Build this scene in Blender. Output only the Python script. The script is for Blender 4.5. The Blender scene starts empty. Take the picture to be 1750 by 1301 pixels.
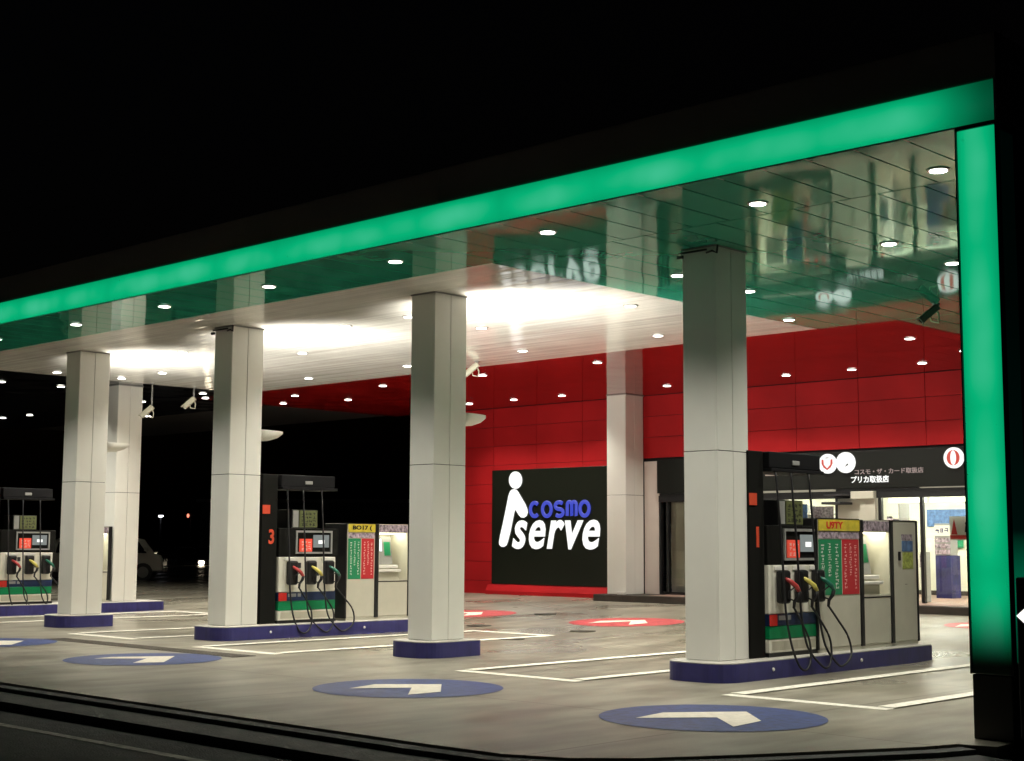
import bpy, bmesh, math, random
from mathutils import Vector, Matrix
random.seed(7)
R = math.radians
scene = bpy.context.scene
col = scene.collection

# ------------------------------------------------------------ camera, world, exposure
def set_camera():
    yaw, pitch, roll = R(43.603), R(6.351), R(0.265)
    F = Vector((-math.sin(yaw)*math.cos(pitch), math.cos(yaw)*math.cos(pitch), math.sin(pitch)))
    Rt = Vector((math.cos(yaw), math.sin(yaw), 0)); U = Rt.cross(F)
    R2 = Rt*math.cos(roll) + U*math.sin(roll); U2 = -Rt*math.sin(roll) + U*math.cos(roll)
    cam = bpy.data.cameras.new('camera'); o = bpy.data.objects.new('camera', cam); col.objects.link(o)
    m = Matrix((R2, U2, -F)).transposed().to_4x4(); m.translation = Vector((5.077, -10.274, 1.415))
    o.matrix_world = m
    cam.sensor_width = 36; cam.lens = 36*2491.6/1750; cam.clip_start = .1; cam.clip_end = 2000
    scene.camera = o
set_camera()
world = bpy.data.worlds.new('World'); scene.world = world; world.use_nodes = True
nt = world.node_tree; bg = nt.nodes['Background']
sky = nt.nodes.new('ShaderNodeTexSky'); sky.sky_type = 'NISHITA'; sky.sun_disc = False
sky.sun_elevation = R(-4); sky.sun_rotation = R(200)
nt.links.new(sky.outputs[0], bg.inputs['Color']); bg.inputs['Strength'].default_value = .03
vs = scene.view_settings; vs.view_transform = 'Standard'; vs.look = 'None'; vs.exposure = 0; vs.gamma = 1
P_DOWN, P_UP = 680.0, 1150.0      # lamp powers

# ------------------------------------------------------------ materials
def mat(name, color, rough=.5, metal=0, ior=1.45, coat=0, noise=0, nscale=6, bump=0, bscale=30, emit=None, estr=1, rvar=0):
    m = bpy.data.materials.new(name); m.use_nodes = True
    n = m.node_tree; b = n.nodes['Principled BSDF']
    b.inputs['Base Color'].default_value = (*color, 1); b.inputs['Roughness'].default_value = rough
    b.inputs['Metallic'].default_value = metal; b.inputs['IOR'].default_value = ior
    b.inputs['Coat Weight'].default_value = coat
    if noise or bump or rvar:
        tc = n.nodes.new('ShaderNodeTexCoord')
        if noise:
            t = n.nodes.new('ShaderNodeTexNoise'); t.inputs['Scale'].default_value = nscale; t.inputs['Detail'].default_value = 6
            r = n.nodes.new('ShaderNodeMapRange'); r.inputs[1].default_value = .3; r.inputs[2].default_value = .7
            r.inputs[3].default_value = 1-noise; r.inputs[4].default_value = 1+noise*.5
            x = n.nodes.new('ShaderNodeMix'); x.data_type = 'RGBA'; x.blend_type = 'MULTIPLY'; x.inputs[0].default_value = 1
            x.inputs[6].default_value = (*color, 1)
            n.links.new(tc.outputs['Object'], t.inputs['Vector']); n.links.new(t.outputs[0], r.inputs[0])
            n.links.new(r.outputs[0], x.inputs[7]); n.links.new(x.outputs[2], b.inputs['Base Color'])
            if rvar:
                r2 = n.nodes.new('ShaderNodeMapRange'); r2.inputs[1].default_value = .3; r2.inputs[2].default_value = .7
                r2.inputs[3].default_value = rough-rvar; r2.inputs[4].default_value = rough+rvar
                n.links.new(t.outputs[0], r2.inputs[0]); n.links.new(r2.outputs[0], b.inputs['Roughness'])
        if bump:
            t = n.nodes.new('ShaderNodeTexNoise'); t.inputs['Scale'].default_value = bscale; t.inputs['Detail'].default_value = 3
            u = n.nodes.new('ShaderNodeBump'); u.inputs['Strength'].default_value = bump; u.inputs['Distance'].default_value = .02
            n.links.new(tc.outputs['Object'], t.inputs['Vector']); n.links.new(t.outputs[0], u.inputs['Height'])
            n.links.new(u.outputs[0], b.inputs['Normal'])
    if emit:
        b.inputs['Emission Color'].default_value = (*emit, 1); b.inputs['Emission Strength'].default_value = estr
    return m

def soffit(name, color, ior, wave, rough=.04):
    """glossy enamelled metal ceiling: slightly wavy panels mirror what stands below"""
    m = mat(name, color, rough, ior=ior, noise=.12, nscale=1.2)
    n = m.node_tree; b = n.nodes['Principled BSDF']
    tc = n.nodes.new('ShaderNodeTexCoord'); mp = n.nodes.new('ShaderNodeMapping'); mp.inputs['Scale'].default_value = wave
    t = n.nodes.new('ShaderNodeTexNoise'); t.inputs['Scale'].default_value = 1; t.inputs['Detail'].default_value = 1
    u = n.nodes.new('ShaderNodeBump'); u.inputs['Strength'].default_value = .5; u.inputs['Distance'].default_value = .02
    n.links.new(tc.outputs['Object'], mp.inputs[0]); n.links.new(mp.outputs[0], t.inputs['Vector'])
    n.links.new(t.outputs[0], u.inputs['Height']); n.links.new(u.outputs[0], b.inputs['Normal'])
    return m

M = {}
M['soffit_green'] = soffit('green enamel soffit', (.040, .42, .27), 1.30, (.9, .6, 1), .05)
M['soffit_green'].node_tree.nodes['Principled BSDF'].inputs['Metallic'].default_value = .30
M['soffit_green'].node_tree.nodes['Bump'].inputs['Strength'].default_value = .38
M['soffit_white'] = soffit('white enamel soffit', (.84, .82, .76), 1.7, (.25, 6.0, 1), .06)
M['soffit_red'] = soffit('red enamel soffit', (.27, .007, .006), 1.3, (.8, .8, 1), .07)
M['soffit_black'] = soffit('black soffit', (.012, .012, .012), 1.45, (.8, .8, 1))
M['red'] = mat('red cladding', (.42, .014, .017), .5, ior=1.2, noise=.16, nscale=1.1)
M['seam'] = mat('dark seam', (.006, .003, .003), .8)
M['white'] = mat('white enamel cladding', (.80, .79, .735), .34, noise=.03, nscale=2.5, rvar=.05)
def add_scuffs(m, amt):
    n = m.node_tree; b = n.nodes['Principled BSDF']; src = b.inputs['Base Color'].links[0].from_socket
    tc = n.nodes.new('ShaderNodeTexCoord'); mp = n.nodes.new('ShaderNodeMapping'); mp.inputs['Scale'].default_value = (9, 9, 1.2)
    t = n.nodes.new('ShaderNodeTexNoise'); t.inputs['Scale'].default_value = 1.6; t.inputs['Detail'].default_value = 8
    r = n.nodes.new('ShaderNodeValToRGB'); e = r.color_ramp.elements; e[0].position = .30; e[0].color = (1-amt, 1-amt, 1-amt*1.15, 1); e[1].position = .50; e[1].color = (1, 1, 1, 1)
    x = n.nodes.new('ShaderNodeMix'); x.data_type = 'RGBA'; x.blend_type = 'MULTIPLY'; x.inputs[0].default_value = 1
    n.links.new(tc.outputs['Object'], mp.inputs[0]); n.links.new(mp.outputs[0], t.inputs['Vector']); n.links.new(t.outputs[0], r.inputs[0])
    n.links.new(src, x.inputs[6]); n.links.new(r.outputs[0], x.inputs[7]); n.links.new(x.outputs[2], b.inputs['Base Color'])
M['wallwhite'] = mat('white wall', (.68, .60, .55), .5, noise=.05, nscale=2)
M['black'] = mat('black satin metal', (.010, .010, .011), .35, noise=.2, nscale=5)
M['band'] = mat('black sign band', (.010, .011, .009), .35, ior=1.25)
M['blackgloss'] = mat('black glossy panel', (.012, .013, .012), .12, ior=1.5)
M['rubber'] = mat('black rubber', (.012, .012, .014), .5)
M['navy'] = mat('navy blue paint', (.036, .034, .16), .4, noise=.15, nscale=8)
M['navyband'] = mat('navy band', (.010, .022, .07), .35)
M['greenband'] = mat('green band', (.0, .20, .07), .35)
M['pumpwhite'] = mat('pump white enamel', (.76, .74, .64), .35, noise=.05, nscale=12)
M['cabwhite'] = mat('cabinet cream enamel', (.56, .54, .45), .45, noise=.05, nscale=5)
M['redpaint'] = mat('red paint', (.55, .02, .015), .4)
M['orange'] = mat('orange red vinyl', (.62, .07, .03), .5)
M['e_notice'] = mat('lit red display', (.6, .05, .03), .4, emit=(.8, .10, .06), estr=.45)
M['pink'] = mat('pink vinyl', (.85, .55, .5), .5)
M['vent'] = mat('pale vent', (.5, .48, .38), .5)
M['grey'] = mat('grey plastic', (.28, .28, .27), .45)
M['darkgrey'] = mat('dark grey plastic', (.03, .03, .033), .5)
M['mast'] = mat('black mast enamel', (.007, .007, .006), .7, ior=1.2)
M['beam'] = mat('black beam enamel', (.009, .009, .010), .7, ior=1.2)
M['steel'] = mat('brushed steel', (.45, .44, .42), .3, metal=1)
M['noz_red'] = mat('red nozzle cover', (.45, .05, .05), .35)
M['noz_yel'] = mat('yellow nozzle cover', (.60, .52, .12), .35)
M['noz_grn'] = mat('green nozzle cover', (.012, .12, .08), .35)
M['olive'] = mat('olive price panel', (.11, .125, .05), .5)
M['yellow'] = mat('yellow header', (.62, .50, .05), .5, noise=.25, nscale=9)
M['postergreen'] = mat('green poster', (.01, .22, .09), .5)
M['posterred'] = mat('red poster', (.50, .02, .03), .5)
M['posterblue'] = mat('blue poster', (.10, .20, .42), .5, noise=.5, nscale=14)
M['postermix'] = mat('photo poster', (.42, .34, .40), .5, noise=.8, nscale=22)
M['posteryg'] = mat('yellow green poster', (.42, .48, .10), .5, noise=.5, nscale=25)
M['paper'] = mat('paper', (.75, .73, .68), .6)
M['violet'] = mat('violet panel', (.025, .024, .13), .45, noise=.6, nscale=3)
M['cream'] = mat('cream interior wall', (.82, .815, .69), .6, noise=.06, nscale=2)
M['floortile'] = mat('pinkish entry floor', (.30, .19, .15), .5, noise=.2, nscale=8)
M['kerb'] = mat('dark stone kerb', (.045, .035, .028), .6, noise=.3, nscale=6)
M['islandtop'] = mat('island concrete top', (.50, .48, .43), .6, noise=.15, nscale=10)
M['paint'] = mat('white road paint', (.90, .87, .76), .5, noise=.10, nscale=9, bump=.2)
M['bluepaint'] = mat('blue road paint', (.026, .052, .19), .5, noise=.3, nscale=7, bump=.2)
M['redroad'] = mat('red road paint', (.50, .065, .07), .5, noise=.3, nscale=6, bump=.2)
M['arrow'] = mat('cream arrow paint', (.84, .78, .66), .55, noise=.12, nscale=12, bump=.2)
M['ironcover'] = mat('iron cover', (.05, .045, .03), .5, noise=.4, nscale=30, bump=.3)
M['drain'] = mat('drain grating', (.085, .072, .055), .6, noise=.3, nscale=25)
add_scuffs(M['bluepaint'], .4); add_scuffs(M['redroad'], .3); add_scuffs(M['paint'], .3); add_scuffs(M['arrow'], .12); add_scuffs(M['navy'], .25)
M['asphalt'] = mat('asphalt', (.045, .045, .045), .8, noise=.4, nscale=9, bump=.5, bscale=60)
M['gutter'] = mat('gutter concrete', (.065, .065, .06), .75, noise=.3, nscale=5, bump=.4, bscale=40)
M['oldline'] = mat('worn road line', (.36, .35, .31), .7, noise=.6, nscale=15)
M['fascia'] = mat('dark fascia metal', (.30, .28, .25), .45)
M['blind'] = mat('vertical blind', (.62, .55, .44), .7)
M['curtain'] = mat('dark interior', (.02, .02, .015), .7)
M['carwhite'] = mat('pale car paint', (.55, .55, .5), .25, coat=1)
M['cardark'] = mat('dark car paint', (.03, .03, .035), .2, coat=1)
M['carglass'] = mat('car glass', (.01, .01, .012), .05)
M['chrome'] = mat('chrome', (.8, .8, .8), .08, metal=1)
M['taillamp'] = mat('red lamp lens', (.4, .03, .02), .15)
M['farwall'] = mat('far wall', (.12, .12, .115), .8, noise=.2, nscale=.5)
M['camgreen'] = mat('dark green plastic', (.05, .085, .06), .4)
M['ivory'] = mat('ivory plastic', (.62, .60, .48), .4)
def emis(name, c, s): return mat(name, (.02, .02, .02), .4, emit=c, estr=s)
M['e_white'] = emis('lit white face', (1, 1, .97), 1.12)
M['e_blue'] = emis('lit blue letters', (.045, .07, .60), .9)
M['e_red'] = emis('lit red emblem', (.62, .05, .03), 1.0)
M['e_pink'] = emis('dim pinkish letters', (.33, .25, .23), 1.0)
M['e_lamp'] = emis('lamp disc', (1, .97, .88), 14)
M['e_tube'] = emis('fluorescent tube', (1, .97, .70), 5)
M['e_shop'] = emis('shop ceiling light', (1, .975, .84), 54)
M['e_niche'] = emis('kiosk lamp', (1, .95, .70), 9.0)
M['e_screen'] = emis('lit screen', (.85, .95, 1), 1.6)
M['e_screendim'] = emis('dim screen', (.24, .27, .26), .8)
M['e_head'] = emis('headlight', (1, .85, .6), 20)
M['e_street'] = emis('street lamp glass', (.9, .9, 1), 6)
M['e_signalred'] = emis('red signal lens', (1, .25, .15), 2)
M['uplamp'] = emis('uplight glass', (1, .96, .86), 3)

def glow(name, axis):
    """backlit green acrylic: tubes behind it show as soft lighter lumps"""
    m = bpy.data.materials.new(name); m.use_nodes = True; n = m.node_tree; b = n.nodes['Principled BSDF']
    b.inputs['Base Color'].default_value = (.0, .03, .012, 1); b.inputs['Roughness'].default_value = .35
    tc = n.nodes.new('ShaderNodeTexCoord'); sp = n.nodes.new('ShaderNodeSeparateXYZ'); n.links.new(tc.outputs['Object'], sp.inputs[0])
    def math_(op, a, b_=None, c_=None):
        k = n.nodes.new('ShaderNodeMath'); k.operation = op
        for i, v in enumerate((a, b_, c_)):
            if v is None: continue
            if isinstance(v, (int, float)): k.inputs[i].default_value = v
            else: n.links.new(v, k.inputs[i])
        return k.outputs[0]
    if axis == 'X':   # strip along x, centre line z
        s, t, centre, half, period = sp.outputs[0], sp.outputs[2], 4.755, .17, 1.22
    else:
        s, t, centre, half, period = sp.outputs[2], sp.outputs[0], .155, .155, 1.22
    across = math_('DIVIDE', math_('SUBTRACT', t, centre), half)
    prof = math_('SUBTRACT', 1, math_('MULTIPLY', across, across))            # 1 in the middle, 0 at the edge
    tube = math_('ABSOLUTE', math_('SINE', math_('MULTIPLY', s, math.pi/period)))
    tube = math_('ADD', math_('MULTIPLY', tube, .45), .5)
    nz = n.nodes.new('ShaderNodeTexNoise'); nz.inputs['Scale'].default_value = 1.3; n.links.new(tc.outputs['Object'], nz.inputs['Vector'])
    f = math_('MULTIPLY', math_('MULTIPLY', prof, tube), math_('ADD', math_('MULTIPLY', nz.outputs[0], 1.9), -.15))
    cr = n.nodes.new('ShaderNodeValToRGB'); e = cr.color_ramp.elements
    e[0].position = 0; e[0].color = (.0, .32, .125, 1); e[1].position = 1; e[1].color = (.045, .52, .27, 1)
    k = e.new(.42); k.color = (.002, .44, .18, 1)
    n.links.new(f, cr.inputs[0]); n.links.new(cr.outputs[0], b.inputs['Emission Color'])
    # the last tube stops short of the end, so the light falls off there
    if axis == 'X': end = math_('SUBTRACT', .34, s); lo, hi, mn = 0, .75, .16
    else: end = math_('SUBTRACT', s, .50); lo, hi, mn = .03, .62, .0
    r = n.nodes.new('ShaderNodeMapRange'); r.interpolation_type = 'SMOOTHSTEP'
    r.inputs[1].default_value = lo; r.inputs[2].default_value = hi; r.inputs[3].default_value = mn; r.inputs[4].default_value = 1.0
    n.links.new(end, r.inputs[0]); n.links.new(r.outputs[0], b.inputs['Emission Strength'])
    return m
M['glow_x'] = glow('backlit green strip', 'X'); M['glow_z'] = glow('backlit green pillar', 'Z')
def painted_sideglow():  # dark pillar side with a green sheen painted in as an emission ramp
    m = bpy.data.materials.new('dark side panel painted glow'); m.use_nodes = True; n = m.node_tree; b = n.nodes['Principled BSDF']
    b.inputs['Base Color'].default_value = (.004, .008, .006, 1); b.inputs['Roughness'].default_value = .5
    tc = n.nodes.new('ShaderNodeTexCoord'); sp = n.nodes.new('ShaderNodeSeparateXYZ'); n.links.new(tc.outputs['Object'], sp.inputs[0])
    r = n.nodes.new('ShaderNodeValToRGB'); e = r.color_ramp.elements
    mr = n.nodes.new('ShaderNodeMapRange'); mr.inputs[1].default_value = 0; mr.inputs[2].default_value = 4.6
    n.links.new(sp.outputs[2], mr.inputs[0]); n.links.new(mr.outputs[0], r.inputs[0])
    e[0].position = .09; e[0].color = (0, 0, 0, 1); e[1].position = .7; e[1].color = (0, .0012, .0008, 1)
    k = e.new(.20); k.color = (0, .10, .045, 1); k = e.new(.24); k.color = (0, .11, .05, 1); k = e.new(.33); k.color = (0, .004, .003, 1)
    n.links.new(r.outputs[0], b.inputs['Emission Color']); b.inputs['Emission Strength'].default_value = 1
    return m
M['painted_sideglow'] = painted_sideglow()
def glass_mat():
    m = bpy.data.materials.new('clear glass'); m.use_nodes = True; n = m.node_tree
    out = n.nodes['Material Output']; n.nodes.remove(n.nodes['Principled BSDF'])
    t = n.nodes.new('ShaderNodeBsdfTransparent'); t.inputs[0].default_value = (.93, .96, .94, 1)
    g = n.nodes.new('ShaderNodeBsdfGlossy'); g.inputs['Roughness'].default_value = .02
    f = n.nodes.new('ShaderNodeFresnel'); f.inputs[0].default_value = 1.45
    x = n.nodes.new('ShaderNodeMixShader'); n.links.new(f.outputs[0], x.inputs[0]); n.links.new(t.outputs[0], x.inputs[1]); n.links.new(g.outputs[0], x.inputs[2])
    n.links.new(x.outputs[0], out.inputs[0]); return m
M['glass'] = glass_mat()
def concrete():
    m = bpy.data.materials.new('forecourt concrete'); m.use_nodes = True; n = m.node_tree; b = n.nodes['Principled BSDF']
    tc = n.nodes.new('ShaderNodeTexCoord')
    def noise(scale, detail=6, dist=0, mapping=None):
        t = n.nodes.new('ShaderNodeTexNoise'); t.inputs['Scale'].default_value = scale; t.inputs['Detail'].default_value = detail; t.inputs['Distortion'].default_value = dist
        if mapping:
            mp = n.nodes.new('ShaderNodeMapping'); mp.inputs['Scale'].default_value = mapping; mp.inputs['Rotation'].default_value = (0, 0, R(12))
            n.links.new(tc.outputs['Object'], mp.inputs[0]); n.links.new(mp.outputs[0], t.inputs['Vector'])
        else: n.links.new(tc.outputs['Object'], t.inputs['Vector'])
        return t.outputs[0]
    def ramp(src, p0, c0, p1, c1):
        r = n.nodes.new('ShaderNodeValToRGB'); e = r.color_ramp.elements
        e[0].position, e[0].color, e[1].position, e[1].color = p0, (*c0, 1), p1, (*c1, 1); n.links.new(src, r.inputs[0]); return r.outputs[0]
    def mul(a, c):
        x = n.nodes.new('ShaderNodeMix'); x.data_type = 'RGBA'; x.blend_type = 'MULTIPLY'; x.inputs[0].default_value = 1
        n.links.new(a, x.inputs[6]); n.links.new(c, x.inputs[7]); return x.outputs[2]
    base = ramp(noise(.8, 8, .4), .3, (.215, .198, .150), .7, (.320, .297, .235))
    c = mul(base, ramp(noise(3.2, 6, 0, (1, .25, 1)), .35, (.66, .65, .64), .62, (1.05, 1.05, 1.05)))       # tyre-worn streaks
    c = mul(c, ramp(noise(.55, 4, .3), .30, (.82, .80, .78), .5, (1, 1, 1)))                       # old oil stains
    c = mul(c, ramp(noise(90, 2), .3, (.85, .85, .85), .7, (1.1, 1.1, 1.1)))
    # expansion joints every 4.34 m and 4.2 m
    sp = n.nodes.new('ShaderNodeSeparateXYZ'); n.links.new(tc.outputs['Object'], sp.inputs[0])
    prev = None
    for o, per, off in ((0, 4.34, 1.75), (1, 4.2, .55)):
        a = n.nodes.new('ShaderNodeMath'); a.operation = 'PINGPONG'; a.inputs[1].default_value = per/2
        s = n.nodes.new('ShaderNodeMath'); s.operation = 'ADD'; s.inputs[1].default_value = off+100*per
        n.links.new(sp.outputs[o], s.inputs[0]); n.links.new(s.outputs[0], a.inputs[0])
        l = n.nodes.new('ShaderNodeMath'); l.operation = 'GREATER_THAN'; l.inputs[1].default_value = .012; n.links.new(a.outputs[0], l.inputs[0])
        if prev is None: prev = l.outputs[0]
        else:
            k = n.nodes.new('ShaderNodeMath'); k.operation = 'MULTIPLY'; n.links.new(prev, k.inputs[0]); n.links.new(l.outputs[0], k.inputs[1]); prev = k.outputs[0]
    j = ramp(prev, 0, (.45, .43, .4), 1, (1, 1, 1)); c = mul(c, j)
    n.links.new(c, b.inputs['Base Color'])
    rr = n.nodes.new('ShaderNodeMapRange'); rr.inputs[1].default_value = .3; rr.inputs[2].default_value = .7; rr.inputs[3].default_value = .0; rr.inputs[4].default_value = .20
    n.links.new(noise(.8, 1, .2, (1, .6, 1)), rr.inputs[0])
    # traffic has polished the concrete between the islands; towards the street it stays rough
    pol = n.nodes.new('ShaderNodeMapRange'); pol.interpolation_type = 'SMOOTHSTEP'; pol.inputs[1].default_value = 1.5; pol.inputs[2].default_value = 4.0
    pol.inputs[3].default_value = .32; pol.inputs[4].default_value = .20; n.links.new(sp.outputs[1], pol.inputs[0])
    ad = n.nodes.new('ShaderNodeMath'); ad.operation = 'ADD'; n.links.new(rr.outputs[0], ad.inputs[0]); n.links.new(pol.outputs[0], ad.inputs[1])
    n.links.new(ad.outputs[0], b.inputs['Roughness'])
    u = n.nodes.new('ShaderNodeBump'); u.inputs['Strength'].default_value = .12; u.inputs['Distance'].default_value = .006
    n.links.new(noise(25, 4), u.inputs['Height']); n.links.new(u.outputs[0], b.inputs['Normal'])
    return m
M['concrete'] = concrete()

# ------------------------------------------------------------ helpers
class MB:
    def __init__(s): s.bm = bmesh.new()
    def box(s, x0, x1, y0, y1, z0, z1, bev=0, seg=2):
        bm = s.bm; v = [bm.verts.new((x, y, z)) for z in (z0, z1) for (x, y) in ((x0, y0), (x1, y0), (x1, y1), (x0, y1))]
        fs = [(3, 2, 1, 0), (4, 5, 6, 7), (0, 1, 5, 4), (1, 2, 6, 5), (2, 3, 7, 6), (3, 0, 4, 7)]
        F = [bm.faces.new([v[i] for i in f]) for f in fs]
        if bev: bmesh.ops.bevel(bm, geom=list({e for f in F for e in f.edges}), offset=bev, segments=seg, affect='EDGES', profile=.5)
        return s
    def prism(s, pts, lo, hi, axis='z', bev=0):
        """polygon pts (a,b) extruded along axis: z -> (a,b,h); x -> (h,a,b); y -> (a,h,b)"""
        def P(a, b, h): return {'z': (a, b, h), 'x': (h, a, b), 'y': (a, h, b)}[axis]
        bm = s.bm; A = [bm.verts.new(P(a, b, lo)) for a, b in pts]; B = [bm.verts.new(P(a, b, hi)) for a, b in pts]
        F = [bm.faces.new(A[::-1]), bm.faces.new(B)]
        for i in range(len(pts)): F.append(bm.faces.new((A[i-1], A[i], B[i], B[i-1])))
        bmesh.ops.recalc_face_normals(bm, faces=F)
        if bev: bmesh.ops.bevel(bm, geom=list({e for f in F[:2] for e in f.edges}), offset=bev, segments=2, affect='EDGES', profile=.5)
        return s
    def cyl(s, c, r, lo, hi, axis='z', n=24, r2=None):
        r2 = r if r2 is None else r2
        def P(a, b, h): return {'z': (a, b, h), 'x': (h, a, b), 'y': (a, h, b)}[axis]
        bm = s.bm; an = [2*math.pi*i/n for i in range(n)]
        A = [bm.verts.new(P(c[0]+r*math.cos(t), c[1]+r*math.sin(t), lo)) for t in an]
        B = [bm.verts.new(P(c[0]+r2*math.cos(t), c[1]+r2*math.sin(t), hi)) for t in an]
        F = [bm.faces.new(A[::-1]), bm.faces.new(B)]
        for i in range(n):
            f = bm.faces.new((A[i-1], A[i], B[i], B[i-1])); f.smooth = True; F.append(f)
        bmesh.ops.recalc_face_normals(bm, faces=F); return s
    def tube(s, pts, r, n=8, smooth=True):
        pts = [Vector(p) for p in pts]; bm = s.bm; rings = []
        rr = r if isinstance(r, (list, tuple)) else [r]*len(pts)
        for i, p in enumerate(pts):
            d = (pts[min(i+1, len(pts)-1)]-pts[max(i-1, 0)]).normalized()
            a = d.cross(Vector((0, 0, 1))) if abs(d.z) < .9 else d.cross(Vector((1, 0, 0))); a.normalize(); b = d.cross(a)
            if rings and a.dot(pa) < 0: a, b = -a, -b
            pa = a
            rings.append([bm.verts.new(p+a*rr[i]*math.cos(2*math.pi*k/n)+b*rr[i]*math.sin(2*math.pi*k/n)) for k in range(n)])
        F = []
        for A, B in zip(rings, rings[1:]):
            for k in range(n):
                f = bm.faces.new((A[k-1], A[k], B[k], B[k-1])); f.smooth = smooth; F.append(f)
        F += [bm.faces.new(rings[0]), bm.faces.new(rings[-1])]
        bmesh.ops.recalc_face_normals(bm, faces=F); return s
    def glyphs(s, a0, a1, b0, b1, lo, hi, axis, n, rows, seed=0):
        """illegible small lettering: blocks of short strokes in rows (b) of n characters (a)"""
        rd = random.Random(seed); ca = (a1-a0)/n; cb = (b1-b0)/rows
        for i in range(n):
            for j in range(rows):
                x, z = a0+i*ca, b0+j*cb
                for k in range(3):
                    if rd.random() < .5: u0 = x+ca*rd.uniform(.05, .3); u1 = x+ca*rd.uniform(.6, .9); w0 = z+cb*rd.uniform(.1, .75); w1 = w0+cb*.13
                    else: w0 = z+cb*rd.uniform(.05, .3); w1 = z+cb*rd.uniform(.6, .9); u0 = x+ca*rd.uniform(.1, .75); u1 = u0+ca*.13
                    h = hi+k*.0004
                    if axis == 'x': s.box(lo, h, u0, u1, w0, w1)
                    else: s.box(u0, u1, -h if False else lo, h, w0, w1)
        return s
    def build(s, name, m, parent=None, off=(0, 0, 0)):
        me = bpy.data.meshes.new(name); s.bm.to_mesh(me); s.bm.free()
        if any(off): me.transform(Matrix.Translation(-Vector(off)))
        me.materials.append(M[m] if isinstance(m, str) else m)
        o = bpy.data.objects.new(name, me); col.objects.link(o)
        if parent is not None: o.parent = parent
        return o
def tag(o, label=None, cat=None, group=None, kind=None):
    if label: o['label'] = label
    if cat: o['category'] = cat
    if group: o['group'] = group
    if kind: o['kind'] = kind
    return o
def thing(name, label, cat, loc=(0, 0, 0), group=None, rz=0):
    o = bpy.data.objects.new(name, None); col.objects.link(o); o.location = loc; o.rotation_euler.z = rz
    o.empty_display_size = .2
    return tag(o, label, cat, group)
def copy_tree(o, parent=None):
    c = o.copy(); col.objects.link(c)
    if parent is not None: c.parent = parent
    for ch in list(o.children): copy_tree(ch, c)
    return c
def text(name, body, size, m, loc, face, parent=None, extrude=.006, bold=0, shear=0, sx=1, width=None, height=None, spacing=1):
    """lettering as mesh; face '-y' reads along +x, face '+x' reads along +y. width/height fit it to a box whose lower-left is loc"""
    cu = bpy.data.curves.new(name, 'FONT'); cu.body = body; cu.size = size; cu.extrude = extrude; cu.offset = bold; cu.shear = shear; cu.space_character = spacing
    cu.resolution_u = 4
    t = bpy.data.objects.new('tmp', cu); col.objects.link(t); dg = bpy.context.evaluated_depsgraph_get(); dg.update()
    me = bpy.data.meshes.new_from_object(t.evaluated_get(dg)); bpy.data.objects.remove(t); bpy.data.curves.remove(cu)
    xs = [v.co.x for v in me.vertices]; ys = [v.co.y for v in me.vertices]
    kx, ky = sx, 1
    if width: kx = width/(max(xs)-min(xs))
    if height: ky = height/(max(ys)-min(ys))
    for v in me.vertices: v.co.x = (v.co.x-min(xs))*kx; v.co.y = (v.co.y-min(ys))*ky
    rot = Matrix.Rotation(R(90), 4, 'X')
    if face == '+x': rot = Matrix.Rotation(R(90), 4, 'Z') @ rot
    me.transform(Matrix.Translation(loc) @ rot)
    me.name = name; me.materials.clear(); me.materials.append(M[m])
    o = bpy.data.objects.new(name, me); col.objects.link(o)
    if parent is not None: o.parent = parent
    return o
def gz(y): return .026*(y-6) if y > 6 else 0.0

# ------------------------------------------------------------ ground
H = 4.6
g = MB(); g.box(-400, 300, -300, 500, -.6, -.13); tag(g.build('ground', 'asphalt'), kind='structure')
g = MB(); g.box(-200, 120, -14, -3.72, -.125, -.12); tag(g.build('road', 'asphalt'), kind='structure')
# forecourt: concrete slab whose back part climbs gently to the shop
edge = [(-60, -3.02), (-9, -3.02), (-2.66, -3.06), (-1.9, -3.03), (-1.45, -2.85), (-1.1, -2.5), (-.7, -1.85), (-.05, -.66), (.05, -.35), (.32, -.3), (.32, 6)]
bm = bmesh.new()
pts = edge+[(-60, 6)]; vs_ = [bm.verts.new((x, y, 0)) for x, y in pts]; bm.faces.new(vs_)
low = [bm.verts.new((x, y, -.2)) for x, y in edge]
for i in range(len(edge)-1): bm.faces.new((vs_[i], vs_[i+1], low[i+1], low[i]))
a = [bm.verts.new((x, 6, 0)) for x in (-60, .32)]; b_ = [bm.verts.new((x, 22, gz(22))) for x in (-60, .32)]; c_ = [bm.verts.new((x, 40, gz(22))) for x in (-60, .32)]
bm.faces.new((a[0], a[1], b_[1], b_[0])); bm.faces.new((b_[0], b_[1], c_[1], c_[0]))
bmesh.ops.recalc_face_normals(bm, faces=bm.faces)
mb = MB(); mb.bm.free(); mb.bm = bm; fc = tag(mb.build('forecourt', 'concrete'), kind='structure')
if fc.data.polygons[0].normal.z < 0: fc.data.flip_normals()
def offset_line(pts, d):
    out = []
    for i, p in enumerate(pts):
        a = Vector(pts[max(i-1, 0)]); b = Vector(pts[min(i+1, len(pts)-1)]); t = (b-a).normalized(); out.append((p[0]+t.y*d, p[1]-t.x*d))
    return out
def strip(e0, e1, z0, z1): 
    m = MB()
    for i in range(len(e0)-1): m.prism([e0[i], e0[i+1], e1[i+1], e1[i]], z0, z1)
    return m
E0 = edge[:9]; e1 = offset_line(E0, .03); e2 = offset_line(E0, .17); e3 = offset_line(E0, .60)
m = MB()
bmk = m.bm
def quads(m, e0, e1, z):
    A = [m.bm.verts.new((*p, z)) for p in e0]; B = [m.bm.verts.new((*p, z)) for p in e1]
    for i in range(len(A)-1): m.bm.faces.new((A[i], B[i], B[i+1], A[i+1]))
    return B
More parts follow.
